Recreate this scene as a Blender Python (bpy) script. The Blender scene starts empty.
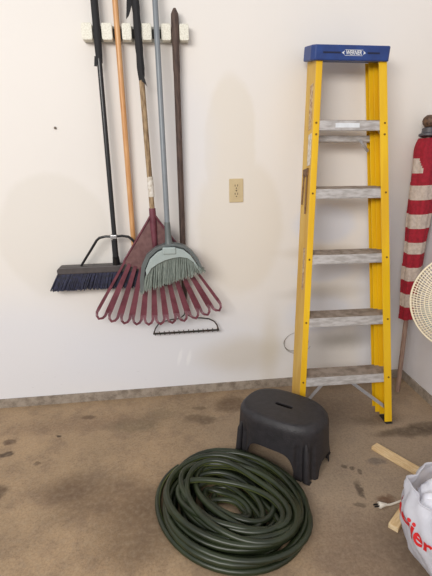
import bpy, bmesh, math, random
from mathutils import Vector, Matrix, noise as mnoise
random.seed(7)
R = math.radians
scene = bpy.context.scene
col = scene.collection

# ------------------------------------------------------------------ camera
def make_camera():
    p, y, r = R(17.07), R(6.27), R(-1.15)
    f = Vector((math.sin(y)*math.cos(p), math.cos(y)*math.cos(p), -math.sin(p)))
    rt = Vector((math.cos(y), -math.sin(y), 0)); up = rt.cross(f)
    rt2 = rt*math.cos(r)+up*math.sin(r); up2 = -rt*math.sin(r)+up*math.cos(r)
    cd = bpy.data.cameras.new('camera'); cam = bpy.data.objects.new('camera', cd); col.objects.link(cam)
    m = Matrix((rt2, up2, -f)).transposed().to_4x4(); m.translation = Vector((0, -2.22, 1.312))
    cam.matrix_world = m
    cd.sensor_fit = 'VERTICAL'; cd.sensor_height = 36; cd.lens = 431/576*36
    cd.clip_start = .02
    scene.camera = cam
make_camera()

# ------------------------------------------------------------------ light
w = bpy.data.worlds.new('world'); scene.world = w; w.use_nodes = True
bg = w.node_tree.nodes['Background']; bg.inputs[0].default_value = (.90, .945, 1, 1); bg.inputs[1].default_value = .58

def area(name, loc, target, size, size_y, power, color):
    l = bpy.data.lights.new(name, 'AREA'); l.shape = 'RECTANGLE'; l.size = size; l.size_y = size_y
    l.energy = power; l.color = color
    o = bpy.data.objects.new(name, l); col.objects.link(o); o.location = loc
    o.rotation_euler = (Vector(target)-Vector(loc)).to_track_quat('-Z', 'Y').to_euler()
area('garage_door_daylight', (-1.8, -4.2, 2.7), (.2, 0, 1.3), 2.6, 1.2, 152, (1, .962, .905))
scene.view_settings.view_transform = 'Standard'; scene.view_settings.look = 'None'
scene.view_settings.gamma = 1; scene.view_settings.use_curve_mapping = False
scene.view_settings.exposure = 0.0

# ------------------------------------------------------------------ material helpers
def lin(c):
    return tuple((v/255/12.92 if v/255 <= .04045 else ((v/255+.055)/1.055)**2.4) for v in c)+(1,)
class NT:
    def __init__(s, name, rough=.6, metal=0, spec=.5):
        s.m = bpy.data.materials.new(name); s.m.use_nodes = True; s.t = s.m.node_tree
        s.b = s.t.nodes['Principled BSDF']; s.b.inputs['Roughness'].default_value = rough
        s.b.inputs['Metallic'].default_value = metal; s.b.inputs['Specular IOR Level'].default_value = spec
    def n(s, ty, **k):
        x = s.t.nodes.new(ty)
        for a, v in k.items(): setattr(x, a, v)
        return x
    def l(s, a, b): s.t.links.new(a, b)
    def math(s, op, a, b=None, clamp=False):
        x = s.n('ShaderNodeMath', operation=op, use_clamp=clamp)
        for i, v in enumerate((a, b)):
            if v is None: continue
            if isinstance(v, (int, float)): x.inputs[i].default_value = v
            else: s.l(v, x.inputs[i])
        return x.outputs[0]
    def noise(s, vec, scale, detail=4, rough=.55, out='Fac'):
        x = s.n('ShaderNodeTexNoise'); x.inputs['Scale'].default_value = scale
        x.inputs['Detail'].default_value = detail; x.inputs['Roughness'].default_value = rough
        s.l(vec, x.inputs['Vector']); return x.outputs[out]
    def ramp(s, v, a, b, lo=0, hi=1):
        x = s.n('ShaderNodeMapRange', interpolation_type='SMOOTHSTEP'); s.l(v, x.inputs[0])
        for i, q in enumerate((a, b, lo, hi)): x.inputs[i+1].default_value = q
        return x.outputs[0]
    def mix(s, fac, a, b):
        x = s.n('ShaderNodeMix', data_type='RGBA')
        if isinstance(fac, (int, float)): x.inputs[0].default_value = fac
        else: s.l(fac, x.inputs[0])
        for i, v in ((6, a), (7, b)):
            if isinstance(v, tuple): x.inputs[i].default_value = v
            else: s.l(v, x.inputs[i])
        return x.outputs[2]
    def blob(s, vec, cx, cy, rx, ry, soft=.3, rot=0):
        """soft ellipse mask on a 2-D coordinate"""
        mp = s.n('ShaderNodeMapping', vector_type='TEXTURE')
        mp.inputs['Location'].default_value = (cx, cy, 0); mp.inputs['Rotation'].default_value = (0, 0, R(rot))
        mp.inputs['Scale'].default_value = (rx, ry, 1); s.l(vec, mp.inputs['Vector'])
        ln = s.n('ShaderNodeVectorMath', operation='LENGTH'); s.l(mp.outputs[0], ln.inputs[0])
        return s.ramp(ln.outputs['Value'], 1+soft, 1-soft)
    def bump(s, h, strength=.2, dist=.002):
        x = s.n('ShaderNodeBump'); x.inputs['Strength'].default_value = strength; x.inputs['Distance'].default_value = dist
        s.l(h, x.inputs['Height']); s.l(x.outputs[0], s.b.inputs['Normal'])
    def base(s, c):
        if isinstance(c, tuple): s.b.inputs['Base Color'].default_value = c
        else: s.l(c, s.b.inputs['Base Color'])
def warp2d(t, axes, amt, scale):
    """world position flattened to 2-D on a wall or floor, edges wobbled by noise"""
    g = t.n('ShaderNodeNewGeometry'); sp = t.n('ShaderNodeSeparateXYZ'); t.l(g.outputs['Position'], sp.inputs[0])
    cb = t.n('ShaderNodeCombineXYZ'); t.l(sp.outputs[axes[0]], cb.inputs[0]); t.l(sp.outputs[axes[1]], cb.inputs[1])
    nz = t.noise(g.outputs['Position'], scale, 5, .6, 'Color')
    sub = t.n('ShaderNodeVectorMath', operation='SUBTRACT'); t.l(nz, sub.inputs[0]); sub.inputs[1].default_value = (.5, .5, .5)
    sc = t.n('ShaderNodeVectorMath', operation='SCALE'); t.l(sub.outputs[0], sc.inputs[0]); sc.inputs['Scale'].default_value = amt
    ad = t.n('ShaderNodeVectorMath', operation='ADD'); t.l(cb.outputs[0], ad.inputs[0]); t.l(sc.outputs[0], ad.inputs[1])
    fl = t.n('ShaderNodeVectorMath', operation='MULTIPLY'); t.l(ad.outputs[0], fl.inputs[0]); fl.inputs[1].default_value = (1, 1, 0)
    return fl.outputs[0], g.outputs['Position']
def simple(name, c, rough=.6, metal=0, var=.12, scale=30, bump=0, spec=.5, c2=None, stretch=None):
    t = NT(name, rough, metal, spec)
    tc = t.n('ShaderNodeTexCoord'); v = tc.outputs['Object']
    if stretch:
        mp = t.n('ShaderNodeMapping'); mp.inputs['Scale'].default_value = stretch; t.l(v, mp.inputs[0]); v = mp.outputs[0]
    nz = t.noise(v, scale, 5)
    a = lin(c); b = lin(c2) if c2 else tuple(q*(1-var) for q in a[:3])+(1,)
    t.base(t.mix(t.ramp(nz, .35, .68), a, b))
    if bump: t.bump(nz, bump)
    return t.m

def wall_mat():
    t = NT('painted_drywall', .75, 0, .25)
    v, P = warp2d(t, (0, 2), .06, 5)
    c = lin((234, 229, 224))
    n = t.noise(P, 1.6, 3)
    c = t.mix(t.ramp(n, .35, .7, 0, .5), c, lin((230, 225, 220)))
    tan, grey = lin((221, 212, 197)), lin((221, 215, 205))
    # bare tan patch shaped like a bell round the outlet
    m = t.blob(v, .33, 1.33, .13, .35, .10)
    m2 = t.blob(v, .375, .95, .225, .36, .12)
    m = t.math('MAXIMUM', m, m2)
    c = t.mix(t.math('MULTIPLY', m, .45), c, tan)
    m = t.blob(v, -.56, .93, .27, .31, .08)
    c = t.mix(t.math('MULTIPLY', m, .38), c, lin((219, 213, 203)))
    # cooler, bluish patches, mostly low on the wall
    cool = lin((222, 223, 230))
    for cx, cy, rx, ry, a, s in ((-.05, .25, .5, .28, .8, .5), (-.8, .28, .5, .34, .7, .5), (.5, .3, .4, .25, .35, .6), (.83, .95, .17, .10, .9, .25), (.84, .45, .19, .11, .9, .3),
                                 (.85, .70, .16, .07, .8, .3), (1.2, .5, .14, .6, .8, .4), (.1, 1.35, .14, .3, .4, .5)):
        c = t.mix(t.math('MULTIPLY', t.blob(v, cx, cy, rx, ry, s), a), c, cool)
    # tan and grimy areas
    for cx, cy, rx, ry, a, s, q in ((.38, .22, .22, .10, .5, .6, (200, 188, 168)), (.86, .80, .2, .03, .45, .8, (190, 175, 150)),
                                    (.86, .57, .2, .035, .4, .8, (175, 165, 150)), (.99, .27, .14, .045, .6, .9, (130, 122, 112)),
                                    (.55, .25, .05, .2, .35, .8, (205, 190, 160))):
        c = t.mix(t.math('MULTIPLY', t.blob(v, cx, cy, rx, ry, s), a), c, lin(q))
    # fine scuffs close to the floor
    mp = t.n('ShaderNodeMapping'); mp.inputs['Scale'].default_value = (9, 1, 30); mp.inputs['Rotation'].default_value = (0, R(28), 0)
    t.l(P, mp.inputs[0])
    sc = t.ramp(t.noise(mp.outputs[0], 2.5, 6, .7), .63, .74)
    sp = t.n('ShaderNodeSeparateXYZ'); t.l(P, sp.inputs[0])
    low = t.ramp(sp.outputs[2], .45, .06)
    c = t.mix(t.math('MULTIPLY', t.math('MULTIPLY', sc, low), .35), c, lin((120, 112, 105)))
    # two scraped white marks
    for cx, cy in ((.03, .235), (.085, .225)):
        c = t.mix(t.math('MULTIPLY', t.blob(v, cx, cy, .010, .045, .5, -12), .5), c, lin((240, 240, 242)))
    t.base(c); t.bump(t.noise(P, 60, 4), .12, .002)
    return t.m
def rwall_mat():
    t = NT('painted_side_wall', .8, 0, .2)
    v, P = warp2d(t, (1, 2), .06, 5)
    n = t.noise(P, 2.2, 4)
    c = t.mix(t.ramp(n, .35, .7), lin((224, 220, 222)), lin((212, 208, 210)))
    t.base(c); t.bump(t.noise(P, 60, 4), .12, .002); return t.m
def floor_mat():
    t = NT('stained_concrete', .72, 0, .3)
    v, P = warp2d(t, (0, 1), .12, 6)
    a = t.ramp(t.noise(P, 1.7, 6, .6), .3, .72)
    c = t.mix(a, lin((178, 150, 118)), lin((150, 128, 102)))
    b = t.ramp(t.noise(P, 9, 6, .65), .42, .68)
    c = t.mix(t.math('MULTIPLY', b, .5), c, lin((120, 100, 84)))
    for cx, cy, rx, ry, al, s, q in FLOOR_STAINS:
        c = t.mix(t.math('MULTIPLY', t.blob(v, cx, cy, rx, ry, s), al), c, lin(q))
    f = t.ramp(t.noise(P, 110, 4, .8), .40, .66)
    c = t.mix(t.math('MULTIPLY', f, .36), c, lin((92, 76, 60)))
    h = t.ramp(t.noise(P, 48, 3, .6), .40, .75)
    c = t.mix(t.math('MULTIPLY', h, .22), c, lin((178, 160, 136)))
    g = t.ramp(t.noise(P, 60, 5, .8), .64, .72)
    c = t.mix(t.math('MULTIPLY', g, .25), c, lin((70, 58, 50)))
    t.base(c); t.bump(t.noise(P, 120, 5), .25, .003); return t.m
FLOOR_STAINS = [
 (.85, -.60, .62, .62, .55, .5, (160, 144, 128)),
 (-.47, -.70, .10, .07, .6, .6, (98, 76, 58)), (-.28, -.78, .20, .10, .55, .6, (98, 76, 58)), (-.16, -.95, .16, .14, .6, .5, (94, 74, 56)),
 (-.36, -.66, .22, .06, .4, .7, (104, 84, 66)), (-.10, -.80, .10, .10, .5, .5, (98, 78, 60)),
 (-.82, -.33, .030, .022, .8, .35, (88, 66, 52)), (-.82, -.42, .04, .016, .85, .4, (72, 58, 48)), (-.775, -.66, .055, .05, .75, .4, (82, 62, 48)),
 (-.47, -.16, .035, .016, .7, .4, (88, 66, 50)), (-.59, -.31, .010, .010, .9, .4, (50, 36, 28)), (-.64, -.52, .016, .014, .7, .4, (92, 70, 54)),
 (-.22, -.28, .12, .06, .5, .4, (112, 98, 76)), (-.10, -.20, .08, .05, .35, .5, (112, 98, 76)), (-.50, -.22, .35, .06, .4, .6, (120, 96, 78)),
 (.08, -.26, .05, .03, .55, .4, (92, 74, 56)), (.14, -.29, .05, .035, .6, .4, (92, 74, 56)), (.12, -.17, .04, .02, .6, .4, (92, 74, 56)), (.30, -.16, .08, .07, .7, .4, (90, 68, 50)),
 (.86, -.30, .22, .14, .45, .6, (104, 90, 78)), (1.13, -.53, .17, .035, .75, .5, (78, 64, 52)), (1.03, -.41, .12, .05, .5, .6, (92, 76, 62)), (1.24, -.50, .10, .03, .6, .5, (78, 64, 52)),
 (.725, -.86, .014, .035, .8, .4, (70, 58, 50)), (.73, -.74, .012, .012, .8, .4, (74, 62, 54)), (.70, -.72, .010, .014, .7, .4, (74, 62, 54)), (.76, -.77, .010, .016, .7, .4, (74, 62, 54)),
 (.80, -.925, .035, .022, .75, .4, (92, 56, 34)), (.875, -.70, .045, .022, .6, .5, (90, 84, 84)), (.69, -.93, .02, .012, .7, .4, (76, 62, 52)),
 (.62, -1.15, .18, .18, .5, .6, (108, 88, 76)), (.80, -1.18, .10, .2, .5, .6, (92, 76, 66)),
]
def curb_mat():
    t = NT('concrete_curb', .85, 0, .2)
    v, P = warp2d(t, (0, 2), .05, 6)
    c = t.mix(t.ramp(t.noise(P, 25, 6, .7), .35, .7), lin((163, 151, 138)), lin((124, 112, 100)))
    t.base(c); t.bump(t.noise(P, 90, 5), .5, .003); return t.m

M = {}
M['wall'] = wall_mat(); M['rwall'] = rwall_mat(); M['floor'] = floor_mat(); M['curb'] = curb_mat()
M['rack'] = simple('cream_plastic', (236, 233, 220), .5, c2=(212, 208, 192), scale=160)
M['rack_back'] = simple('grey_rack_back', (190, 188, 180), .5)
M['roller'] = simple('dark_rubber_roller', (36, 33, 32), .6)
M['blackmetal'] = simple('black_painted_steel', (28, 28, 31), .3)
M['blackfoam'] = simple('black_foam_grip', (30, 29, 32), .75, bump=.4, scale=120)
M['orangewood'] = simple('varnished_pine', (214, 164, 112), .4, c2=(196, 138, 84), scale=14, stretch=(6, 6, .6))
M['oldwood'] = simple('weathered_handle', (172, 146, 112), .7, c2=(112, 88, 62), scale=26, stretch=(4, 4, .8))
M['tape'] = simple('white_paper_tape', (226, 220, 212), .7, c2=(190, 178, 160), scale=60)
M['burgundy'] = simple('burgundy_plastic', (116, 60, 72), .42, c2=(94, 42, 54), scale=20)
M['panel'] = simple('brown_burgundy_plastic', (118, 84, 82), .5, c2=(100, 66, 66), scale=40)
M['greyhandle'] = simple('grey_coated_steel', (128, 134, 140), .35, var=.1)
M['capgrey'] = simple('pale_grey_green_plastic', (166, 178, 176), .45, var=.08)
M['housing'] = simple('slate_grey_plastic', (98, 104, 104), .45, var=.1)
M['gbristle'] = simple('grey_green_bristle', (150, 160, 152), .6, c2=(112, 122, 116), scale=90, stretch=(6, 6, .5))
M['navy'] = simple('navy_bristle', (38, 42, 72), .5, c2=(20, 22, 40), scale=80)
M['blockgrey'] = simple('grey_broom_block', (78, 72, 72), .5, var=.2)
M['darkwood'] = simple('dark_weathered_wood', (92, 74, 66), .75, c2=(64, 50, 46), scale=30, stretch=(4, 4, .6))
M['darkgreen'] = simple('dark_green_steel', (44, 50, 46), .45, c2=(66, 44, 36), scale=50)
M['outlet'] = simple('ivory_plastic', (206, 186, 146), .4, var=.05)
M['slot'] = simple('outlet_slots', (58, 40, 26), .6)
M['yellow'] = simple('yellow_fibreglass', (236, 190, 18), .45, c2=(222, 172, 14), scale=6, stretch=(2, 2, .4))
M['yellowside'] = simple('faded_yellow_fibreglass', (218, 180, 92), .6, c2=(206, 160, 66), scale=8, stretch=(2, 2, .5))
M['alu'] = simple('worn_aluminium', (196, 192, 190), .45, .15, c2=(164, 158, 154), scale=22, stretch=(1, 4, 4))
M['tread'] = simple('dirty_aluminium_tread', (160, 146, 134), .65, .05, c2=(128, 114, 102), scale=26)
M['blue'] = simple('blue_plastic', (34, 66, 132), .45, c2=(30, 56, 116), scale=20)
M['darkblue'] = simple('dark_blue_groove', (14, 24, 60), .6)
M['white'] = simple('white_print', (225, 228, 232), .6)
M['sticker'] = simple('worn_paper_label', (208, 186, 150), .7, c2=(160, 116, 84), scale=70)
M['brownsticker'] = simple('brown_metal', (132, 98, 62), .6, c2=(92, 62, 40), scale=60)
M['steel'] = simple('zinc_steel', (186, 186, 188), .3, .8, var=.2)
M['rivet'] = simple('dull_rivet', (128, 96, 40), .5, .5)
M['rubber'] = simple('black_rubber', (34, 32, 30), .8)
M['red'] = simple('red_cloth', (158, 22, 44), .85, c2=(136, 18, 36), scale=70, bump=.3)
M['whitecloth'] = simple('white_cloth', (196, 182, 172), .85, c2=(176, 162, 152), scale=70, bump=.3)
M['polewood'] = simple('pale_wood_pole', (158, 132, 118), .6, c2=(134, 108, 96), scale=24, stretch=(4, 4, .6))
M['greyplastic'] = simple('grey_collar', (84, 82, 88), .5)
M['brown'] = simple('brown_finial', (112, 84, 64), .6, c2=(64, 44, 36), scale=90)
M['cream'] = simple('cream_painted_wire', (238, 224, 196), .45, var=.06)
M['blade'] = simple('pale_grey_blade', (180, 188, 190), .4, var=.05)
M['pine'] = simple('raw_pine', (230, 202, 158), .7, c2=(208, 174, 126), scale=20, stretch=(1, 8, 8))
M['endgrain'] = simple('pine_end_grain', (228, 206, 168), .8, c2=(206, 180, 140), scale=90)
M['plug'] = simple('white_cord_plastic', (226, 218, 206), .5, var=.05)
M['foil'] = simple('crumpled_white_film', (238, 238, 244), .35, c2=(222, 222, 232), scale=30, bump=.8)
M['bagred'] = simple('red_print', (206, 34, 38), .5, var=.05)
M['card'] = simple('tan_card', (206, 172, 140), .8, var=.1)
M['screwsteel'] = simple('dark_screw', (92, 80, 70), .4, .6)
M['wire'] = simple('thin_dark_wire', (120, 108, 92), .6)

def stool_mat():
    t = NT('charcoal_plastic', .52, 0, .45)
    tc = t.n('ShaderNodeTexCoord')
    n = t.noise(tc.outputs['Object'], 40, 5)
    t.base(t.mix(t.ramp(n, .3, .7), lin((47, 44, 47)), lin((38, 36, 38))))
    v = t.n('ShaderNodeTexVoronoi'); v.inputs['Scale'].default_value = 170; t.l(tc.outputs['Object'], v.inputs['Vector'])
    t.bump(v.outputs['Distance'], .35, .002); return t.m
M['stool'] = stool_mat(); M['hole'] = simple('stool_shadow_slot', (14, 13, 14), .9)
def bag_mat():
    t = NT('thin_white_plastic_film', .35, 0, .5)
    tc = t.n('ShaderNodeTexCoord')
    n = t.noise(tc.outputs['Object'], 14, 6, .6)
    t.base(t.mix(n, lin((240, 240, 246)), lin((222, 222, 232)))); t.bump(n, .5, .01)
    out = t.t.nodes['Material Output']
    tl = t.n('ShaderNodeBsdfTranslucent'); tl.inputs[0].default_value = (.85, .85, .88, 1)
    tp = t.n('ShaderNodeBsdfTransparent')
    m1 = t.n('ShaderNodeMixShader'); m1.inputs[0].default_value = .3; t.l(t.b.outputs[0], m1.inputs[1]); t.l(tl.outputs[0], m1.inputs[2])
    m2 = t.n('ShaderNodeMixShader'); m2.inputs[0].default_value = .34; t.l(m1.outputs[0], m2.inputs[1]); t.l(tp.outputs[0], m2.inputs[2])
    t.l(m2.outputs[0], out.inputs['Surface']); return t.m
M['bag'] = bag_mat()
M['hose'] = simple('dark_green_rubber', (44, 52, 32), .36, c2=(32, 38, 24), scale=9, spec=.5)
M['stripe'] = simple('olive_hose_stripe', (88, 94, 52), .4, var=.1)

# ------------------------------------------------------------------ mesh helpers
def box(bm, x0, x1, y0, y1, z0, z1, mat=None, mi=0):
    vs = [bm.verts.new((x, y, z)) for x in (x0, x1) for y in (y0, y1) for z in (z0, z1)]
    if mat is not None:
        for v in vs: v.co = mat @ v.co
    for f in ((0, 1, 3, 2), (4, 6, 7, 5), (0, 4, 5, 1), (2, 3, 7, 6), (0, 2, 6, 4), (1, 5, 7, 3)):
        bm.faces.new([vs[i] for i in f]).material_index = mi
def bar(bm, a, b, wid, th, up=(0, 1, 0)):
    """flat bar from a to b, width across, thickness along up"""
    a, b = Vector(a), Vector(b); d = (b-a); L = d.length; d.normalize()
    u = Vector(up); s = d.cross(u).normalized(); u = s.cross(d)
    m = Matrix((d, s, u)).transposed().to_4x4(); m.translation = a
    box(bm, 0, L, -wid/2, wid/2, -th/2, th/2, m)
def frames(P, closed=False):
    n = len(P); T = []
    for i in range(n):
        a = P[(i-1) % n] if (closed or i > 0) else P[i]; b = P[(i+1) % n] if (closed or i < n-1) else P[i]
        T.append((b-a).normalized())
    N = T[0].orthogonal().normalized(); out = []
    for i in range(n):
        N = (N-T[i]*N.dot(T[i])).normalized(); out.append((N.copy(), T[i].cross(N)))
    return out
def tube(bm, pts, r, seg=10, closed=False, caps=True, stripe=None):
    P = [Vector(p) for p in pts]; n = len(P); rr = r if isinstance(r, (list, tuple)) else [r]*n
    F = frames(P, closed); rings = []
    for i in range(n):
        a, b = F[i]
        rings.append([bm.verts.new(P[i]+(a*math.cos(2*math.pi*k/seg)+b*math.sin(2*math.pi*k/seg))*rr[i]) for k in range(seg)])
    for i in range(n if closed else n-1):
        A, B = rings[i], rings[(i+1) % n]
        for k in range(seg):
            f = bm.faces.new((A[k], A[(k+1) % seg], B[(k+1) % seg], B[k]))
            if stripe and k in stripe: f.material_index = 1
    if caps and not closed:
        bm.faces.new(rings[0][::-1]); bm.faces.new(rings[-1])
def lathe(bm, prof, seg=32, mat=None):
    """profile of (r, z) turned about z"""
    rings = []
    for r, z in prof:
        if r < 1e-6:
            v = bm.verts.new((0, 0, z)); rings.append([v]*seg)
        else: rings.append([bm.verts.new((r*math.cos(2*math.pi*k/seg), r*math.sin(2*math.pi*k/seg), z)) for k in range(seg)])
    if mat is not None:
        seen = set()
        for g in rings:
            for v in g:
                if v not in seen: v.co = mat @ v.co; seen.add(v)
    for A, B in zip(rings, rings[1:]):
        for k in range(seg):
            vs = []
            for v in (A[k], A[(k+1) % seg], B[(k+1) % seg], B[k]):
                if v not in vs: vs.append(v)
            if len(vs) > 2: bm.faces.new(vs)
def prism(bm, poly, h, mat=None):
    """2-D polygon in xy raised by h along z"""
    a = [bm.verts.new((x, y, 0)) for x, y in poly]; b = [bm.verts.new((x, y, h)) for x, y in poly]
    n = len(poly); fs = [bm.faces.new(a[::-1]), bm.faces.new(b)]
    for i in range(n): bm.faces.new((a[i], a[(i+1) % n], b[(i+1) % n], b[i]))
    if mat is not None:
        for v in a+b: v.co = mat @ v.co
def obj(name, bm, mat, parent=None, smooth=False, bevel=0, loc=None):
    bmesh.ops.recalc_face_normals(bm, faces=bm.faces)
    me = bpy.data.meshes.new(name); bm.to_mesh(me); bm.free()
    for m in (mat if isinstance(mat, (list, tuple)) else [mat]): me.materials.append(m)
    if smooth:
        for p in me.polygons: p.use_smooth = True
        try: me.set_sharp_from_angle(angle=R(50))
        except Exception: pass
    o = bpy.data.objects.new(name, me); col.objects.link(o)
    if parent: o.parent = parent
    if loc: o.location = loc
    if bevel:
        b = o.modifiers.new('bevel', 'BEVEL'); b.width = bevel; b.segments = 3; b.limit_method = 'ANGLE'; b.angle_limit = R(35)
    return o
def new(): return bmesh.new()
def tag(o, label, cat, group=None):
    o['label'] = label; o['category'] = cat
    if group: o['group'] = group
    return o
def thing(name, label, cat, loc=(0, 0, 0), rot=(0, 0, 0)):
    o = bpy.data.objects.new(name, None); o.empty_display_size = .1; col.objects.link(o)
    o.location = loc; o.rotation_euler = rot; return tag(o, label, cat)
def struct(name, bm, mat):
    o = obj(name, bm, mat); o['kind'] = 'structure'; return o
def arc(c, r, a0, a1, n): return [(c[0]+r*math.cos(R(a0+(a1-a0)*i/n)), c[1]+r*math.sin(R(a0+(a1-a0)*i/n))) for i in range(n+1)]
XZ = Matrix(((1, 0, 0, 0), (0, 0, 1, 0), (0, 1, 0, 0), (0, 0, 0, 1)))     # draws xy outlines on the wall plane, thickness to +y

# ------------------------------------------------------------------ the setting
b = new(); box(b, -3, 1.371, 0, .12, .05, 2.7); struct('wall_back', b, M['wall'])
b = new(); box(b, 1.371, 1.49, -4.2, .12, .05, 2.7); struct('wall_right', b, M['rwall'])
b = new(); box(b, -3, 1.49, -5, .12, -.1, 0); struct('floor', b, M['floor'])
def curb(name, x0, x1, y0, y1):
    b = new(); box(b, x0, x1, y0, y1, 0, .05)
    struct(name, b, M['curb'])
curb('trim_1', -3, 1.361, -.012, .12); curb('trim_2', 1.361, 1.49, -4.2, .12)

# ------------------------------------------------------------------ tool rack
RX = lambda px: -.327+(px-82)/106*.464
rack = thing('tool_rack', 'cream plastic tool rack on the wall gripping five handles', 'tool rack', (-.095, 0, 1.84))
b = new(); box(b, RX(83)+.095, RX(188)+.095, -.016, 0, -.036, .030); obj('rail', b, M['rack_back'], rack, bevel=.004)
for a, c in ((82, 92.5), (101.5, 112), (121.5, 131), (140.5, 151), (160.5, 170.5), (179, 188.5)):
    b = new(); x0, x1 = RX(a)+.095, RX(c)+.095
    prism(b, [(x0+.003, -.034), (x1-.003, -.034), (x1, -.026), (x1, .026), (x1-.004, .033), (x0+.004, .033), (x0, .026), (x0, -.026)], .04,
          Matrix.Translation((0, -.056, 0)) @ XZ)
    obj('clamp_pad', b, M['rack'], rack, bevel=.003)
HX = [RX(97)+.0, RX(117), RX(136), RX(156), RX(175)]
for x in HX:
    for sgn in (-1, 1):
        b = new(); X = x+.095+sgn*.0165
        tube(b, [(X, -.030, -.022), (X, -.030, .014)], .0042, 12)
        obj('roller', b, M['roller'], rack, True)

def handle_pts(x0, x1, y0, y1, z0, z1, n=24): # top to bottom
    return [(x0+(x1-x0)*i/n, y0+(y1-y0)*i/n, z0+(z1-z0)*i/n) for i in range(n+1)]

# ------------------------------------------------------------------ push broom
pb = thing('push_broom', 'push broom with navy bristles and black steel handle, leftmost tool on the rack', 'broom', (-.264, -.05, .680))
def rel(o, pts): return [tuple(Vector(p)-o.location) for p in pts]
b = new(); tube(b, rel(pb, handle_pts(-.2615, -.262, -.046, -.075, 2.12, .82)), .0115, 14); obj('handle', b, M['blackmetal'], pb, True)
b = new()
pts = handle_pts(-.2615, -.2616, -.046, -.052, 2.12, 1.715, 12)
tube(b, rel(pb, pts), [.0165]*11+[.0155, .0135], 14)
bar(b, tuple(Vector((-.274, -.062, 1.74))-pb.location), tuple(Vector((-.279, -.062, 1.70))-pb.location), .012, .003)
obj('foam_grip', b, M['blackfoam'], pb, True)
b = new()
prism(b, [(-.29, 0), (.27, 0), (.275, .022), (.262, .036), (-.278, .036), (-.292, .022)], .062, Matrix.Translation((0, -.034, .082)) @ XZ)
obj('broom_block', b, M['blockgrey'], pb, bevel=.005)
b = new(); tube(b, [(0, -.028, .16), (0, -.012, .115)], [.016, .020], 16); tube(b, [(0, -.026, .245), (0, -.028, .16)], [.0145, .015], 16)
obj('socket', b, M['blackmetal'], pb, True)
for s in (-1, 1):
    b = new()
    p = [(0, -.032, .262), (s*.04, -.03, .264), (s*.070, -.028, .258), (s*.085, -.026, .245), (s*.12, -.02, .195), (s*.175, -.008, .118)]
    tube(b, p, [.006, .006, .0065, .0065, .0065, .006], 10); obj('brace', b, M['blackmetal'], pb, True)
b = new(); box(b, -.016, .016, -.048, -.012, .252, .272); obj('brace_clamp', b, M['steel'], pb, bevel=.003)
b = new(); rnd = random.Random(3)
for i in range(120):
    for j in range(7):
        u = -.285+.55*i/119+rnd.uniform(-.003, .003); v = -.029+.05*j/6
        ex = u*1.09+rnd.uniform(-.005, .005)+(-.020); ey = v*1.05+rnd.uniform(-.004, .004)
        z1 = rnd.uniform(-.004, .004)-.002
        tube(b, [(u, v, .085), ((u+ex)/2-.0, (v+ey)/2, .045), (ex, ey, z1)], [.0040, .0040, .0034], 4)
o = obj('bristles', b, M['navy'], pb); o['kind'] = 'stuff'

# ------------------------------------------------------------------ orange wood pole
b = new(); t_ = Vector((HX[1], -.045, .84))
tube(b, [tuple(Vector(p)-t_) for p in handle_pts(HX[1], HX[1]-.001, -.046, -.032, 2.12, .84, 10)], [.0125]*10+[.011], 16)
tag(obj('wooden_pole', b, M['orangewood'], None, True, loc=t_), 'smooth orange wooden pole hanging between the black handle and the taped rake handle', 'pole')

# ------------------------------------------------------------------ leaf rake
lr = thing('leaf_rake', 'burgundy plastic leaf rake with weathered handle and torn black grip', 'rake', (-.068, -.12, .475))
b = new(); tube(b, rel(lr, handle_pts(HX[2], -.068, -.048, -.095, 2.12, 1.02, 20)), .0125, 14); obj('handle', b, M['oldwood'], lr, True)
b = new(); rr = []
pts = handle_pts(HX[2], HX[2]+.0098, -.048, -.0685, 2.12, 1.640, 18)
rr = [.0168+.0012*math.sin(i*2.1) for i in range(19)]; rr[-1] = .0125
tube(b, rel(lr, pts), rr, 12)
L0 = lr.location
def tri(bm, pts, th=.0025):
    a = [bm.verts.new(Vector(p)-L0) for p in pts]; c = [bm.verts.new(Vector(p)-L0+Vector((0, th, 0))) for p in pts]
    n = len(pts); bm.faces.new(a); bm.faces.new(c[::-1])
    for i in range(n): bm.faces.new((a[i], c[i], c[(i+1) % n], a[(i+1) % n]))
x = HX[2]
tri(b, [(x-.012, -.067, 2.03), (x-.030, -.070, 1.985), (x-.036, -.072, 1.92), (x-.040, -.074, 1.882), (x-.028, -.072, 1.895), (x-.020, -.069, 1.915), (x-.012, -.067, 1.94)])
tri(b, [(x+.016, -.082, 1.665), (x+.025, -.083, 1.645), (x+.033, -.086, 1.613), (x+.022, -.084, 1.627), (x+.010, -.082, 1.637)])
obj('torn_grip', b, M['blackfoam'], lr)['label'] = 'torn black rubber grip'
b = new()
za, zb = 1.222, 1.128
tube(b, rel(lr, handle_pts(-.0705, -.0685, -.0860, -.0902, za, zb, 6)), [.0140, .0150, .0144, .0153, .0145, .0150, .0140], 14)
obj('paper_tape', b, M['tape'], lr, True)['label'] = 'white paper tape round the handle'
NECK = Vector((-.0685, -.100, 1.060))
AX = -89.3     # fan axis, degrees
def fanpt(r, a, y=0):   # a measured from the axis
    t = R(AX+a)
    return NECK+Vector((r*math.cos(t), y, r*math.sin(t)))-L0
b = new(); tube(b, [fanpt(-.015, 0, .006), fanpt(.06, 0, .004), fanpt(.15, 0, -.002), fanpt(.30, 0, -.004)], [.016, .0175, .013, .006], 14)
obj('neck', b, M['burgundy'], lr, True)
HALF = 33.5; NT_ = 11
b = new()                              # solid upper panel, gently cupped, with ribs
nr, na = 10, 28; g = []
for i in range(nr+1):
    r = .02+(.295-.02)*i/nr
    g.append([])
    for j in range(na+1):
        a = -HALF+2*HALF*j/na; y = .004*(abs(a)/HALF)**2*(i/nr)
        g[-1].append(y)
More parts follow.
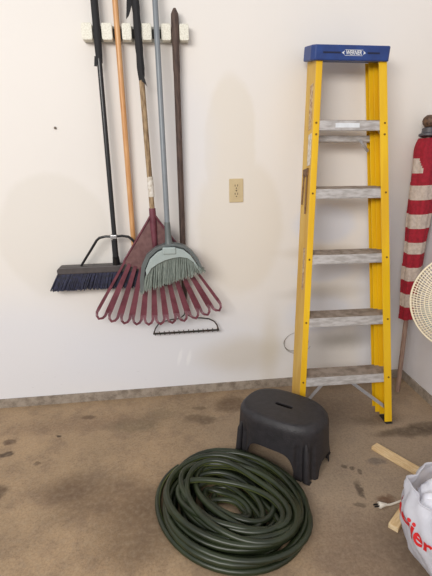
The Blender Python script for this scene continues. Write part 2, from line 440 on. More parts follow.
F = [[b.verts.new(fanpt(.02+.275*i/nr, -HALF+2*HALF*j/na, g[i][j])) for j in range(na+1)] for i in range(nr+1)]
B2 = [[b.verts.new(fanpt(.02+.275*i/nr, -HALF+2*HALF*j/na, g[i][j]+.004)) for j in range(na+1)] for i in range(nr+1)]
for i in range(nr):
    for j in range(na):
        b.faces.new((F[i][j], F[i][j+1], F[i+1][j+1], F[i+1][j])); b.faces.new((B2[i][j], B2[i+1][j], B2[i+1][j+1], B2[i][j+1]))
for j in range(na):
    b.faces.new((F[0][j], B2[0][j], B2[0][j+1], F[0][j+1])); b.faces.new((F[nr][j], F[nr][j+1], B2[nr][j+1], B2[nr][j]))
for i in range(nr):
    b.faces.new((F[i][0], F[i+1][0], B2[i+1][0], B2[i][0])); b.faces.new((F[i][na], B2[i][na], B2[i+1][na], F[i+1][na]))
obj('fan_panel', b, M['panel'], lr)['label'] = 'brownish solid upper panel of the rake head'
for s in (-1, 1):
    b = new(); tube(b, [fanpt(.01, s*20), fanpt(.06, s*31, 0), fanpt(.29, s*HALF, .004)], [.006, .0055, .005], 8); obj('edge_rib', b, M['burgundy'], lr, True)
def strip(bm, ctr, wid, th):
    """flat strip through centre points lying near the wall plane"""
    P = [Vector(p) for p in ctr]; rings = []
    for i, p in enumerate(P):
        t = (P[min(i+1, len(P)-1)]-P[max(i-1, 0)]).normalized(); s = t.cross(Vector((0, 1, 0))).normalized(); n = s.cross(t)
        ww = wid[i] if isinstance(wid, list) else wid
        rings.append([bm.verts.new(p+s*ww*.5*a+n*th*.5*c) for a, c in ((-1, -1), (1, -1), (1, 1), (-1, 1))])
    for A, B in zip(rings, rings[1:]):
        for k in range(4): bm.faces.new((A[k], A[(k+1) % 4], B[(k+1) % 4], B[k]))
    bm.faces.new(rings[0][::-1]); bm.faces.new(rings[-1])
for k in range(NT_):
    a = -HALF+(k+.5)*2*HALF/NT_; da = HALF/NT_
    e = abs(a)/HALF; rt = .578+.04*e*e
    cy = lambda q, r: .003*(abs(q)/HALF)**2*(r/.295)
    inn = da*.73
    pts = []
    for r in (.285, .36, .44, .52, rt-.045): pts.append(fanpt(r, a-inn, cy(a, r)))
    pts.append(fanpt(rt-.024, a-inn*.98, cy(a, rt)-.006)); pts.append(fanpt(rt-.010, a-inn*.66, cy(a, rt)-.014)); pts.append(fanpt(rt, a, cy(a, rt)-.016))
    pts.append(fanpt(rt-.010, a+inn*.66, cy(a, rt)-.014)); pts.append(fanpt(rt-.024, a+inn*.98, cy(a, rt)-.006))
    for r in (rt-.045, .52, .44, .36, .285): pts.append(fanpt(r, a+inn, cy(a, r)))
    b = new(); strip(b, pts, [.0095, .0115, .0138, .0162, .0168, .0140, .0115, .0115, .0115, .0140, .0168, .0162, .0138, .0115, .0095], .006)
    obj('tine', b, M['burgundy'], lr)

# ------------------------------------------------------------------ angle broom
ab = thing('angle_broom', 'grey angle broom hanging in front of the burgundy leaf rake', 'broom', (.0, -.15, .652))
b = new(); tube(b, rel(ab, handle_pts(HX[3], .0, -.048, -.150, 2.12, .93, 20)), .0125, 14); obj('handle', b, M['greyhandle'], ab, True)
b = new(); tube(b, rel(ab, handle_pts(-.0005, .002, -.142, -.152, 1.012, .907, 6)), [.0135, .0145, .0145, .015, .0155, .017, .02], 16); obj('socket', b, M['housing'], ab, True)
def S(pts): return [(x, z) for x, z in pts]
OX, OZ = 0, .63
out_ = [(-.150, .655), (-.147, .72), (-.135, .785), (-.108, .838), (-.065, .872), (-.02, .888), (.03, .890), (.075, .878), (.112, .85), (.14, .81), (.160, .765)]
inn_ = [(x*.90+(.004), z-.012 if i not in (0, 10) else z) for i, (x, z) in enumerate(out_)]
b = new()
poly = [(x, z-OZ) for x, z in out_]+[(x, z-OZ) for x, z in reversed(inn_)]
n = len(out_)
def band(bm, A, B, y0, y1):
    vs = [[bm.verts.new((x, y, z)) for (x, z) in L for y in (y0, y1)] for L in (A, B)]
    for i in range(len(A)-1):
        a0, a1, a2, a3 = vs[0][2*i], vs[0][2*i+1], vs[0][2*i+2], vs[0][2*i+3]
        b0, b1, b2, b3 = vs[1][2*i], vs[1][2*i+1], vs[1][2*i+2], vs[1][2*i+3]
        bm.faces.new((a0, a2, b2, b0)); bm.faces.new((a1, b1, b3, a3)); bm.faces.new((a0, a1, a3, a2)); bm.faces.new((b0, b2, b3, b1))
    for i in (0, len(A)-1):
        bm.faces.new((vs[0][2*i], vs[1][2*i], vs[1][2*i+1], vs[0][2*i+1]))
AA = [(x, z-OZ) for x, z in out_]; BB = [(x, z-OZ) for x, z in inn_]
band(b, AA, BB, -.024, .026)
obj('outer_shell', b, M['housing'], ab, bevel=.002)['label'] = 'slate grey outer rim'
# pale inner cap: crescent whose lower edge arches above the bristles
capT = [(x*.89+.004, z-.018-OZ) for x, z in out_[2:]]
capB = [(-.112, .738-OZ), (-.088, .775-OZ), (-.055, .797-OZ), (-.02, .812-OZ), (.02, .822-OZ), (.055, .825-OZ), (.088, .818-OZ), (.115, .798-OZ), (.134, .765-OZ)]
b = new(); band(b, capT, capB, -.032, .022); obj('bristle_cap', b, M['capgrey'], ab, bevel=.004)['label'] = 'pale grey bristle cap'
b = new(); box(b, -.03, .034, -.04, -.02, .212, .246); obj('clip', b, M['capgrey'], ab, bevel=.006)
b = new(); rnd = random.Random(5)
for i in range(66):
    for j in range(4):
        u = i/65; f = u*(len(capB)-1); k = min(int(f), len(capB)-2); q = f-k
        x0 = capB[k][0]*(1-q)+capB[k+1][0]*q; z0 = capB[k][1]*(1-q)+capB[k+1][1]*q+.012
        x1 = -.150+.325*u+rnd.uniform(-.006, .006); z1 = (.648-OZ)+(.098)*(u**.95)+rnd.uniform(-.009, .007)
        y0 = -.018+.012*j+rnd.uniform(-.002, .002); y1 = -.022+.016*j+rnd.uniform(-.003, .003)
        mx = (x0*.45+x1*.55)+rnd.uniform(-.004, .004)
        tube(b, [(x0, y0, z0), (mx, (y0+y1)/2, (z0+z1)/2), (x1, y1, z1)], [.0022, .0022, .0018], 3)
o = obj('bristles', b, M['gbristle'], ab); o['kind'] = 'stuff'

# ------------------------------------------------------------------ bow rake
br = thing('bow_rake', 'dark weathered garden rake with a bow head, rightmost tool on the rack', 'rake', (.074, -.03, .41))
b = new(); tube(b, rel(br, handle_pts(HX[4], .072, -.046, -.032, 1.934, .62, 60)), [.006, .0165]+[.0175]*5+[.0160]*5+[.0145]*48+[.0135], 16); obj('handle', b, M['darkwood'], br, True)
b = new(); tube(b, rel(br, handle_pts(.072, .071, -.032, -.030, .66, .50, 5)), [.0145, .014, .012, .009, .008, .006], 14); obj('ferrule', b, M['darkgreen'], br, True)
for s, ex in ((-1, -.178), (1, .176)):
    b = new()
    p = [(0, 0, .10), (s*.012, 0, .080), (s*.035, 0, .064), (s*.08, .0, .060), (s*.125, 0, .052), (s*.152, 0, .036), (s*.167, 0, .015), (ex, 0, -.014)]
    tube(b, p, .0036, 8); obj('bow_arm', b, M['darkgreen'], br, True)
b = new(); box(b, -.181, .179, -.004, .004, -.020, -.012); obj('head_bar', b, M['darkgreen'], br)
for k in range(14):
    x = -.170+.34*k/13
    b = new(); tube(b, [(x, .004, -.026), (x, -.006, -.020), (x-.002, -.018, -.010), (x-.003, -.026, .006)], [.0032, .0036, .0032, .0022], 6); obj('tooth', b, M['darkgreen'], br)

# ------------------------------------------------------------------ outlet and screw
ot = thing('wall_outlet', 'ivory duplex electrical outlet on the back wall', 'outlet', (.357, 0, 1.140))
b = new(); box(b, -.036, .036, -.006, 0, -.059, .059); obj('cover_plate', b, M['outlet'], ot, bevel=.003)
for s in (-1, 1):
    b = new(); prism(b, arc((0, 0), .0165, 20, 160, 8)+arc((0, 0), .0165, 200, 340, 8), .004, Matrix.Translation((0, -.009, s*.0205)) @ XZ)
    f = obj('receptacle', b, M['outlet'], ot)
    b = new()
    for x in (-.0065, .0065): box(b, x-.0015, x+.0015, -.0098, -.008, s*.0205+.000, s*.0205+.010)
    tube(b, [(0, -.0098, s*.0205-.008), (0, -.008, s*.0205-.008)], .003, 8)
    obj('slots', b, M['slot'], f)
b = new(); tube(b, [(0, -.0078, 0), (0, -.005, 0)], .0035, 10); obj('cover_screw', b, M['screwsteel'], ot)
b = new(); tube(b, [(0, -.008, 0), (0, -.006, 0), (0, .002, 0)], [.0045, .006, .003], 10)
tag(obj('screw', b, M['screwsteel'], None, True, loc=(-.497, 0, 1.450)), 'small dark screw alone on the white wall at upper left', 'screw')

# ------------------------------------------------------------------ step ladder
LEAN = math.atan(.1637)
ld = thing('step_ladder', 'closed yellow stepladder with blue top leaning on the wall', 'ladder', (.825, -.449, 0), (-LEAN, .014, 0))
hw = lambda z: .252-.0465*z
hs = lambda s, z: hw(z)-(.014 if s < 0 else 0)
def channel(sx, z0, z1, y0, y1, fl, th, inset=0, foot=True):
    b = new(); rings = []
    for z in (z0, z1):
        W = hs(sx, z)-inset
        pr = [(W, y0), (W, y1), (W-fl*.8, y1), (W-fl*.8, y1-th), (W-th, y1-th), (W-th, y0+th), (W-fl, y0+th), (W-fl, y0)]
        rings.append([b.verts.new((sx*x, y, z+(y*.1637+.002 if (z == z0 and foot) else 0))) for x, y in pr])
    for k in range(8): b.faces.new((rings[0][k], rings[0][(k+1) % 8], rings[1][(k+1) % 8], rings[1][k])).material_index = 1 if (k == 0 and sx < 0) else 0
    for g in rings: b.faces.new(g)
    return b
steps = [.268, .564, .866, 1.170, 1.474]
for s in (-1, 1):
    r = obj('front_rail', channel(s, .012, 1.742, 0, .074, .038 if s > 0 else .030, .006), [M['yellow'], M['yellowside']], ld, bevel=.0015)
    obj('rear_rail', channel(s, .020, 1.765, .076, .134, .048, .005, .002), [M['yellow'], M['yellowside']], ld, bevel=.0015)
    b = new(); W = hs(s, 0); box(b, min(s*(W+.002), s*(W-.032)), max(s*(W+.002), s*(W-.032)), -.002, .072, 0, .008)
    for v in b.verts: v.co.z += v.co.y*.1637+.0015
    obj('foot', b, M['rubber'], ld, bevel=.002)
    for z in steps:
        for dz in ((-.012, -.062) if z == steps[-1] else (-.02,)):
            b = new(); X = s*(hs(s, z)-.014); tube(b, [(X, -.003, z+dz), (X, .002, z+dz)], [.004, .0055], 10); obj('rivet', b, M['rivet'], ld)
for i, z in enumerate(steps):
    H = hw(z)-.007
    b = new(); m = Matrix.Translation((0, .007, z)) @ Matrix.Rotation(R(14), 4, 'X')
    HL = hs(-1, z)-.007; box(b, -HL, H, 0, .082, -.004, 0, m)
    for q in range(7): box(b, -HL+.02, H-.02, .008+q*.010, .011+q*.010, 0, .0015, m)
    t = obj('step', b, M['tread'], ld)
    b = new(); box(b, -HL, H, .004, .0075, z-.042, z-.001); box(b, -HL, H, .004, .016, z-.044, z-.041)
    obj('step_front', b, M['alu'], t)['label'] = 'silver front lip of the step'
    b = new(); m2 = m @ Matrix.Translation((0, .074, 0)); box(b, -HL, H, 0, .003, -.028, -.002, m2); obj('step_back', b, M['alu'], t)
b = new(); box(b, -.064, .05, .0025, .0042, -.032, -.012)
for v in b.verts: v.co.z += steps[-1]
obj('step_label', b, M['white'], ld)['label'] = 'worn white label on the top step'
for z in (1.412, 1.162, .848, .538, .240):
    H = hw(z)-.010
    b = new(); box(b, -H+.014, H, .084, .112, z-.016, z+.012); obj('rear_brace', b, M['alu'], ld, bevel=.002)
b = new()
zt = steps[-1]
for (s, a, c) in ((1, (.128, .012, zt-.006), (.170, .02, zt-.068)), (-1, (.128, .012, zt-.02), (.172, .02, zt-.085)), (1, (.085, .078, zt-.070), (.130, .080, zt-.125))):
    b = new(); bar(b, (s*a[0], a[1], a[2]), (s*c[0], c[1], c[2]), .013, .003); obj('spreader_bar', b, M['steel'], ld)
zb = steps[0]
for s in (-1, 1):
    b = new(); bar(b, (.045, .05, zb-.045) if s > 0 else (-.090, .05, zb-.045), (.222, .012, .085) if s > 0 else (-.196, .03, .125), .016, .003); obj('step_brace', b, M['steel'], ld)
# stickers and folded hook on the left side face
for z0, z1, y0, y1, m, lab in ((1.44, 1.64, .022, .062, 'sticker', 'worn paper label on the side'), (1.28, 1.42, .012, .056, 'tape', 'pale paper label on the side'), (.70, .90, .024, .05, 'sticker', 'worn paper strip on the side')):
    b = new(); v = [b.verts.new((-(hs(-1, z)+q), y, z)) for q in (.0003, .0012) for y, z in ((y0, z0), (y1, z0), (y1, z1), (y0, z1))]
    for f in ((0, 1, 2, 3), (7, 6, 5, 4), (0, 4, 5, 1), (1, 5, 6, 2), (2, 6, 7, 3), (3, 7, 4, 0)): b.faces.new([v[i] for i in f])
    obj('sticker', b, M[m], ld)['label'] = lab
b = new()
for y in (.040, .085): tube(b, [(-hs(-1, 1.26)-.004, y, 1.255), (-hs(-1, 1.02)-.004, y, 1.02+y)], .004, 8)
box(b, -hs(-1, 1.26)-.007, -hs(-1, 1.26)-.001, .030, .095, 1.235, 1.268)
obj('side_hook', b, M['brownsticker'], ld)['label'] = 'brown metal bracket on the side'
# blue top
b = new()
prism(b, [(-.182, .012), (-.170, -.014), (.168, -.014), (.176, -.004), (.176, .118), (.166, .130), (-.170, .130), (-.182, .118)], .062, Matrix.Translation((0, 0, 1.722)))
cap = obj('top_cap', b, M['blue'], ld, bevel=.006); cap['label'] = 'blue plastic top cap'
cap.matrix_local = Matrix.Translation((0, -.014, 1.722)) @ Matrix.Rotation(R(17), 4, 'X') @ Matrix.Translation((0, .014, -1.722))
b = new()
for x0, x1 in ((-.135, -.055), (.068, .125)):
    b = new(); box(b, x0, x1, -.0150, -.012, 1.750, 1.757); obj('groove', b, M['darkblue'], cap)
def text_mesh(s, size, bold=.0):
    cu = bpy.data.curves.new('lettering', 'FONT'); cu.body = s; cu.size = size; cu.offset = bold; cu.align_x = 'CENTER'; cu.align_y = 'CENTER'
    cu.resolution_u = 3
    o = bpy.data.objects.new('lettering', cu); col.objects.link(o)
    dg = bpy.context.evaluated_depsgraph_get(); dg.update()
    me = bpy.data.meshes.new_from_object(o.evaluated_get(dg)); bpy.data.objects.remove(o); return me
me = text_mesh('WERNER', .023, .0006); b = new(); b.from_mesh(me)
for v in b.verts: v.co = Vector((v.co.x*.78+.005, -.0152, v.co.y+1.7535))
obj('lettering', b, M['white'], cap)
b = new()
for s in (-1, 1): prism(b, [(s*.042, -.008), (s*.055, 0), (s*.042, .008), (s*.046, 0)], .0012, Matrix.Translation((.005, -.0152, 1.7535)) @ XZ)
for z in (-.0115, .0105): box(b, -.036, .046, -.0152, -.014, 1.7535+z, 1.7535+z+.0015)
obj('logo_mark', b, M['white'], cap)

# ------------------------------------------------------------------ wire loops on the wall behind the ladder
b = new(); rnd = random.Random(9)
for k in range(3):
    ph = rnd.uniform(0, 6); P = []
    for i in range(26):
        a = ph+i/25*(4.2+k*.4); rr = .062+.01*k
        P.append((rr*math.cos(a)+.01*k, -.006-.004*k-.003*math.sin(a*2), .8*rr*math.sin(a)))
    tube(b, P, .0009, 5)
tag(obj('wire_loop', b, M['wire'], None, True, loc=(.690, 0, .275)), 'thin curly wire loops against the wall behind the left ladder rail', 'wire')

# ------------------------------------------------------------------ furled flag on its pole
fb, ft = Vector((1.250, -.180, 0)), Vector((1.318, -.078, 1.43))
ax = (ft-fb).normalized()
q = Vector((0, 0, 1)).rotation_difference(ax).to_matrix().to_4x4()
fp = thing('flag_pole', 'pale wooden pole leaning in the wall corner with brown finial', 'pole', fb)
def along(s): return ax*s
b = new(); tube(b, [along(.012), along(.7), along(1.40)], .0125, 14); obj('pole', b, M['polewood'], fp, True)
b = new(); lathe(b, [(0, 1.385), (.035, 1.385), (.047, 1.39), (.047, 1.398), (.034, 1.405), (.034, 1.425), (.025, 1.43), (0, 1.43)], 24, q); obj('collar', b, M['greyplastic'], fp, True)
b = new(); lathe(b, [(.0, 1.43), (.022, 1.432), (.033, 1.445), (.037, 1.46), (.033, 1.475), (.02, 1.487), (0, 1.49)], 24, q); obj('finial', b, M['brown'], fp, True)
b = new(); S0, S1 = .445, 1.382; NB = 13; rows = NB*6; seg = 56; rings = []
for i in range(rows+1):
    u = i/rows; s = S0+(S1-S0)*u
    base = .036+.030*min(1, u*1.25)
    if u > .93: base *= 1-.30*((u-.93)/.07)**2
    g = []
    for k in range(seg):
        a = 2*math.pi*k/seg; sp = ((k/seg+.12*u+.55) % 1.0)
        rr = base*(.88+.2*sp)+.0035*math.sin(5*a+u*6)+.002*math.sin(9*a-u*11)
        sag = .006*math.sin(a+1)
        ctr = q @ Vector((rr*math.cos(a), rr*math.sin(a)*.85, s+sag))
        g.append(b.verts.new(ctr))
    rings.append(g)
for i in range(rows):
    for k in range(seg):
        f = b.faces.new((rings[i][k], rings[i][(k+1) % seg], rings[i+1][(k+1) % seg], rings[i+1][k]))
        stripe = min(12, int((S1-S0)*i/rows/.0698)); th = (360*k/seg) % 360
        red = stripe % 2 == 0
        fr = ((S1-S0)*i/rows/.0698) % 1
        if stripe == 11 and not (140 < th < 238-32*fr): red = True
        f.material_index = 0 if red else 1
b.faces.new(rings[0][::-1]); b.faces.new(rings[-1])
fo = obj('flag', b, [M['red'], M['whitecloth']], None, True, loc=fb)
tag(fo, 'red and white striped cloth flag furled round the corner pole', 'flag')

# ------------------------------------------------------------------ fan on the right wall
fc = Vector((1.194, -.680, .716)); cam_dir = (Vector((0.1, -2.22, 1.1))-fc).normalized()
fq = Vector((0, 0, 1)).rotation_difference(cam_dir).to_euler()
fan = thing('electric_fan', 'cream round wire fan guard at the right edge before the side wall', 'fan', fc, fq)
RF = .205
def dome(r, side): # depth of the guard at radius r
    t = r/RF; return side*(.052*(1-t**3.2))
for side, nm in ((1, 'front_guard'), (-1, 'rear_guard')):
    b = new(); nrad = 110 if side > 0 else 60
    for k in range(nrad):
        a = 2*math.pi*k/nrad
        for r0 in ([.035, .2045] if True else []):
            pass
        P = []
        for i in range(9):
            r = .035+(RF-.035)*(i/8)**.8; tw = .16*(1-r/RF)*side
            P.append((r*math.cos(a+tw), r*math.sin(a+tw), dome(r, side)))
        P.append((RF*math.cos(a)*1.004, RF*math.sin(a)*1.004, -.004*side))
        tube(b, P, .0026, 4, caps=False)
    for r in ((.055, .075, .095, .115, .133, .150, .166, .180, .192) if side > 0 else (.09, .15)):
        tube(b, [(r*math.cos(2*math.pi*i/64), r*math.sin(2*math.pi*i/64), dome(r, side)+.0015) for i in range(64)], .0018, 5, closed=True)
    obj(nm, b, M['cream'], fan, True)
b = new(); tube(b, [(RF*math.cos(2*math.pi*i/84), RF*math.sin(2*math.pi*i/84), 0) for i in range(84)], .0045, 8, closed=True); obj('guard_rim', b, M['cream'], fan, True)
b = new(); lathe(b, [(0, .056), (.03, .056), (.038, .052), (.038, .048), (0, .046)], 28); obj('centre_badge', b, M['cream'], fan, True)
b = new(); lathe(b, [(0, .026), (.028, .024), (.032, .0), (.03, -.018), (0, -.02)], 24); hub = obj('hub', b, M['blade'], fan, True)
for k in range(4):
    b = new(); rows = []
    for i in range(8):
        r = .028+.145*i/7; half = .16+.42*math.sin(math.pi*min(1, (i+1)/9))
        rows.append([b.verts.new((r*math.cos(2*math.pi*k/4+half*t), r*math.sin(2*math.pi*k/4+half*t), .018*t*(1-.3*i/7)+h)) for t in (-1, -.5, 0, .5, 1) for h in (0, .0025)])
    for A, B in zip(rows, rows[1:]):
        for j in range(4):
            b.faces.new((A[2*j], A[2*j+2], B[2*j+2], B[2*j])); b.faces.new((A[2*j+1], B[2*j+1], B[2*j+3], A[2*j+3]))
        b.faces.new((A[0], B[0], B[1], A[1])); b.faces.new((A[8], A[9], B[9], B[8]))
    for A in (rows[0], rows[-1]):
        for j in range(4): b.faces.new((A[2*j], A[2*j+1], A[2*j+3], A[2*j+2]))
    obj('blade', b, M['blade'], fan, True)
b = new(); lathe(b, [(0, -.052), (.045, -.052), (.058, -.065), (.058, -.11), (.045, -.135), (0, -.14)], 28); obj('motor', b, M['cream'], fan, True)
fan_m = Matrix.LocRotScale(fc, fq, None); inv = fan_m.inverted()
b = new()
p0 = Vector((0, 0, -.12)); p1 = inv @ Vector((1.30, -.56, .62)); p2 = inv @ Vector((1.369, -.55, .62))
tube(b, [p0, (p0+p1)/2+Vector((0, 0, -.01)), p1, p2], .011, 12); obj('wall_arm', b, M['cream'], fan, True)
b = new(); box(b, 1.363, 1.371, -.60, -.50, .55, .69)
for v in b.verts: v.co = inv @ v.co
obj('wall_plate', b, M['cream'], fan, bevel=.003)

# ------------------------------------------------------------------ step stool
SA = R(-41)
st = thing('step_stool', 'charcoal plastic step stool beside the green hose', 'stool', (.469, -.596, 0), (0, 0, SA))
def superell(a, b_, n, N=72):
    P = []
    for k in range(N):
        t = 2*math.pi*k/N; c, s = math.cos(t), math.sin(t)
        P.append((a*math.copysign(abs(c)**(2/n), c), b_*math.copysign(abs(s)**(2/n), s)))
    return P
HS = .250
def stool_shell():
    b = new(); N = 144
    prof = [(0.0, 1.0, .995), (.02, .992, .99), (.06, .975, .975), (.12, .95, .95), (.17, .925, .92), (.20, .905, .90), (.215, .885, .875), (.2225, .855, .84), (.2255, .81, .785)]
    def opening(x, y, z):
        return False
    rings = []
    for z, fa, fb_ in prof:
        P = superell(.196*fa, .136*fb_, 3.2, N)
        rings.append([b.verts.new((x, y, z)) for x, y in P])
    # rim of arch openings: long faces and short ends
    def top_of_opening(x, y, t):
        c = abs(math.cos(t)); s = abs(math.sin(t))
        return 0
    faces = []
    for i in range(len(prof)-1):
        for k in range(N):
            faces.append(b.faces.new((rings[i][k], rings[i][(k+1) % N], rings[i+1][(k+1) % N], rings[i+1][k])))
    b.faces.new(rings[-1])
    return b
# shell with arches: build column by column so that the arch edges follow a curve
def arch_height(x, y):
    """height at which the wall starts for a column at footprint point x, y"""
    h = 0
    if abs(y) > .085 and abs(x) < .118: # long sides
        t = abs(x)/.118; h = .118*(1-t**5)**.5 if t < 1 else 0
    if abs(x) > .15 and abs(y) < .062:
        t = abs(y)/.062; h = max(h, .075*(1-t**4)**.5)
    return h
def shell(off):
    N = 288; zs = [0, .25, .5, .72, .88, .95, .985, 1.0]
    sc = lambda z: 1.0-.070*(z/HS)-.10*max(0, (z/HS-.86)/.14)**2.2
    P = superell(.208-off, .146-off, 2.6, N); cols = []
    for x, y in P:
        h0 = arch_height(x*.208/(.208-off), y*.146/(.146-off)); c = []
        # vertical ribs pressed into the four corner legs
        ang = math.atan2(y/.136, x/.196)
        for j in range(15):
            t = j/14; z = h0+(HS-off-h0)*(1-(1-t)**1.6)
            k = sc(z); rib = 0
            cc = abs(abs(math.degrees(ang)) % 90-45)
            if cc < 15 and z < .17: rib = .006*(.5+.5*math.cos(cc/15*math.pi*3))*min(1, (.17-z)/.02)
            c.append((x*k*(1-rib/.16), y*k*(1-rib/.12), z))
        cols.append(c)
    return cols
b = new(); O, I = shell(0), shell(.005); N = len(O)
VO = [[b.verts.new(p) for p in c] for c in O]; VI = [[b.verts.new(p) for p in c] for c in I]
for k in range(N):
    k2 = (k+1) % N
    for j in range(14):
        b.faces.new((VO[k][j], VO[k2][j], VO[k2][j+1], VO[k][j+1])); b.faces.new((VI[k][j], VI[k][j+1], VI[k2][j+1], VI[k2][j]))
    b.faces.new((VO[k][0], VI[k][0], VI[k2][0], VO[k2][0]))
# top plate with the slot cut through: bridge outer ring to slot ring
def cap_top(V, z, flip):
    slot = []
    for kk in range(N):
        t = 2*math.pi*kk/N; c, s = math.cos(t), math.sin(t)
        slot.append(b.verts.new((.041*math.copysign(abs(c)**.4, c), .0100*math.copysign(abs(s)**.4, s), z)))
    mids = [slot]
    ringo = [V[k][14] for k in range(N)]
    prev = ringo
    for f in (.85, .6, .3):
        g = []
        for k in range(N):
            p = ringo[k].co*f+slot[k].co*(1-f); p.z = z-.0+(ringo[k].co.z-z)*f*f; g.append(b.verts.new(p))
        for k in range(N): b.faces.new((prev[k], prev[(k+1) % N], g[(k+1) % N], g[k]))
        prev = g
    for k in range(N): b.faces.new((prev[k], prev[(k+1) % N], slot[(k+1) % N], slot[k]))
    return slot
so = cap_top(VO, HS+.002, 0); si = cap_top(VI, HS-.004, 1)
for k in range(N): b.faces.new((so[k], so[(k+1) % N], si[(k+1) % N], si[k]))
obj('stool_body', b, M['stool'], st, True)
for sx, sy in ((1, 1), (1, -1), (-1, 1), (-1, -1)):
    b = new()
    x, y = sx*.164, sy*.112
    tube(b, [(x+sx*.004, y+sy*.004, .004), (x, y, .05), (x*.965, y*.965, .14), (x*.93, y*.92, .176)], [.0145, .0135, .0125, .005], 14)
    obj('leg_rib', b, M['stool'], st, True)
for sx in (-1, 1):
    for sy in (-1, 1):
        b = new(); box(b, sx*.168-.016, sx*.168+.016, sy*.112-.012, sy*.112+.012, 0, .006); obj('foot_pad', b, M['rubber'], st, bevel=.002)

# ------------------------------------------------------------------ garden hose
rnd = random.Random(21); P = []
per = 44; hr = .0114; CX, CY = .190, -.888
# (radius, height layer, squash) of every turn; wide turns first, short messy turns filling the middle
turns = [(.296, 0, 1), (.268, 0, 1), (.240, 0, 1), (.212, 0, 1), (.184, 0, .9), (.156, 0, .85), (.125, 0, .7), (.092, 0, .6), (.060, 0.3, .5), (.110, 1, .5), (.150, 1, .75), (.182, 1, .85), (.214, 1, .95),
         (.246, 1, 1), (.276, 1, 1), (.286, 2, 1), (.252, 2, .95), (.222, 2, .85), (.190, 2, .7), (.158, 2, .6), (.200, 3, .62), (.235, 3, .8), (.262, 3, .92),
         (.225, 4, .72), (.190, 3.6, .55), (.215, 4.4, .78), (.250, 3.6, .9)]
loops = len(turns)
specs = []
for rad, lay, sq in turns:
    j = .010+.012*(1-rad/.3)*3*(lay > 0)+(.022 if lay >= 2 and sq < .8 else 0)
    specs.append((rad, lay, rnd.uniform(-j, j), rnd.uniform(-j, j), rnd.uniform(0, 6.28), rnd.uniform(.004, .010)+.006*(lay > 1), rnd.uniform(0, 6.28), sq, rnd.uniform(-65, -20)))
for i in range(loops*per):
    f = i/per; k = int(f); q_ = f-k; k2 = min(k+1, loops-1); e = q_*q_*(3-2*q_)
    A, B = specs[k], specs[k2]; L = lambda j: A[j]*(1-e)+B[j]*e
    th = 2.2+2*math.pi*f
    rad = L(0)+L(5)*math.sin(2*th+L(4))+.5*L(5)*math.sin(3*th+L(6))
    prof = 1-.5*max(0, (.17-rad)/.17)
    z = hr+.0170*L(1)*prof+.005*math.sin(3*th+L(6))*min(1, L(1))+.002
    tt = R(L(8)); ux, uy = rad*math.cos(th-tt), rad*math.sin(th-tt)*L(7)
    X, Y = L(2)+ux*math.cos(tt)-uy*math.sin(tt), L(3)+ux*math.sin(tt)+uy*math.cos(tt)
    ua, ub = (X+Y)*.7071, (Y-X)*.7071          # the heap is a little longer towards the wall's left
    ua *= .90; ub *= 1.03
    P.append(((ua-ub)*.7071, (ua+ub)*.7071, max(z, hr)))
b = new(); tube(b, P, hr, 14, stripe=(3,))
tag(obj('garden_hose', b, [M['hose'], M['stripe']], None, True, loc=(CX, CY, 0)), 'dark green garden hose coiled in a heap on the concrete floor', 'hose')

# ------------------------------------------------------------------ boards and power cord
def board(name, a, direc, L, wd, th, label):
    a = Vector(a); d = Vector(direc).normalized(); ang = math.atan2(d.y, d.x)
    b = new(); box(b, 0, L, -wd/2, wd/2, 0, th)
    b.faces.ensure_lookup_table()
    for f in b.faces:
        f.material_index = 1 if abs(f.calc_center_median().x) < 1e-4 or abs(f.calc_center_median().x-L) < 1e-4 else 0
    o = obj(name, b, [M['pine'], M['endgrain']], None, loc=a, bevel=.0015); o.rotation_euler = (0, 0, ang)
    return tag(o, label, 'board')
board('wooden_board', (.900, -.615, 0), (.095, -.165), .38, .042, .018, 'longer pale wooden board on the floor beneath the ladder foot')
board('wooden_board', (.755, -1.062, 0), (.085, .070), .14, .036, .022, 'short pale wooden board poking out beside the shopping bag, nearest the plug')
pc = thing('power_cord', 'white electrical cord with plug on the floor beside the bag', 'cord', (.752, -.957, 0))
b = new(); tube(b, [(.03, 0, .010), (.05, .004, .0055), (.08, .012, .0045), (.14, .028, .0045), (.22, .02, .0045), (.30, -.03, .0045), (.42, -.08, .0045), (.55, -.06, .0045)], .0042, 8); obj('cord', b, M['plug'], pc, True)
b = new(); tube(b, [(0, 0, .0135), (.004, 0, .0135), (.018, 0, .0125), (.034, .002, .010)], [.012, .0135, .009, .005], 12); obj('plug', b, M['plug'], pc, True)
for y in (-.005, .005):
    b = new(); box(b, -.019, 0, y-.0009, y+.0009, .010, .017); obj('prong', b, M['blackmetal'], pc)

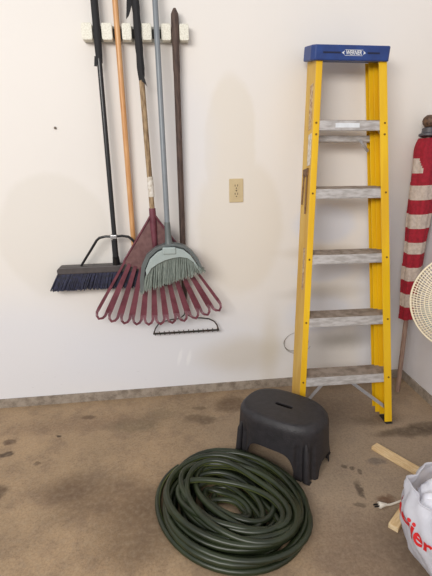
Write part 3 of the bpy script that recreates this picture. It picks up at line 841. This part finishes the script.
# ------------------------------------------------------------------ shopping bag
BC = Vector((.896, -1.210, 0))
HB = .262
def bag_r(a, u):
    """radius of the bag at angle a and height fraction u"""
    base = [(0, .105), (.08, .135), (.25, .165), (.5, .182), (.75, .184), (.9, .172), (1, .160)]
    for (u0, r0), (u1, r1) in zip(base, base[1:]):
        if u <= u1 or u1 == 1:
            t = min(1, (u-u0)/(u1-u0)); r = r0+(r1-r0)*t; break
    w_ = .006*math.sin(5*a+7*u)+.004*math.sin(11*a-9*u+1)+.003*math.sin(19*a+23*u)+.010*mnoise.noise(Vector((math.cos(a)*2, math.sin(a)*2, u*3)))
    return r+w_*(.4+.9*u)
def bag_h(a): return HB*(1+.04*math.sin(a-.6)+.02*math.sin(5*a))
def bag_pt(a, u, off=0):
    r = bag_r(a, u)+off; return Vector((r*math.cos(a), r*math.sin(a), .002+u*bag_h(a)))
bagt = thing('shopping_bag', 'white plastic shopping bag with red lettering at the lower right', 'bag', BC)
b = new(); NA, NU = 120, 36
g = [[b.verts.new(bag_pt(2*math.pi*k/NA, (i/NU))) for k in range(NA)] for i in range(NU+1)]
for i in range(NU):
    for k in range(NA): b.faces.new((g[i][k], g[i][(k+1) % NA], g[i+1][(k+1) % NA], g[i+1][k]))
b.faces.new(g[0][::-1])
o = obj('bag_film', b, M['bag'], bagt, True)
sd = o.modifiers.new('thickness', 'SOLIDIFY'); sd.thickness = .0012; sd.offset = -1
b = new(); tube(b, [bag_pt(2*math.pi*k/NA, 1, .0005) for k in range(NA)], .0028, 6, closed=True); obj('rolled_rim', b, M['bag'], bagt, True)
me = text_mesh('meijer', .070, .0018); b = new(); b.from_mesh(me)
bmesh.ops.subdivide_edges(b, edges=b.edges, cuts=2, use_grid_fill=True)
bmesh.ops.triangulate(b, faces=b.faces)
TA, TZ, TS = R(-180), .70, -.7
for v in b.verts:
    x, y = v.co.x, v.co.y
    a = TA+x/.185; u = TZ+y/HB+TS*x
    v.co = bag_pt(a, u, .0018)
obj('lettering', b, M['bagred'], bagt)['label'] = 'red lettering'
# crumpled white film in the bag
b = new(); bmesh.ops.create_icosphere(b, subdivisions=5, radius=1)
for v in b.verts:
    n_ = v.co.normalized()
    k = 1+.16*mnoise.noise(n_*2.2)+.12*abs(mnoise.noise(n_*5))+.05*abs(mnoise.noise(n_*12))
    v.co = Vector((n_.x*.136*k, n_.y*.136*k, n_.z*.128*k))
o = obj('crumpled_wrap', b, M['foil'], None, True, loc=(.893, -1.210, .170))
tag(o, 'crumpled white plastic wrapping filling the shopping bag', 'wrapping')
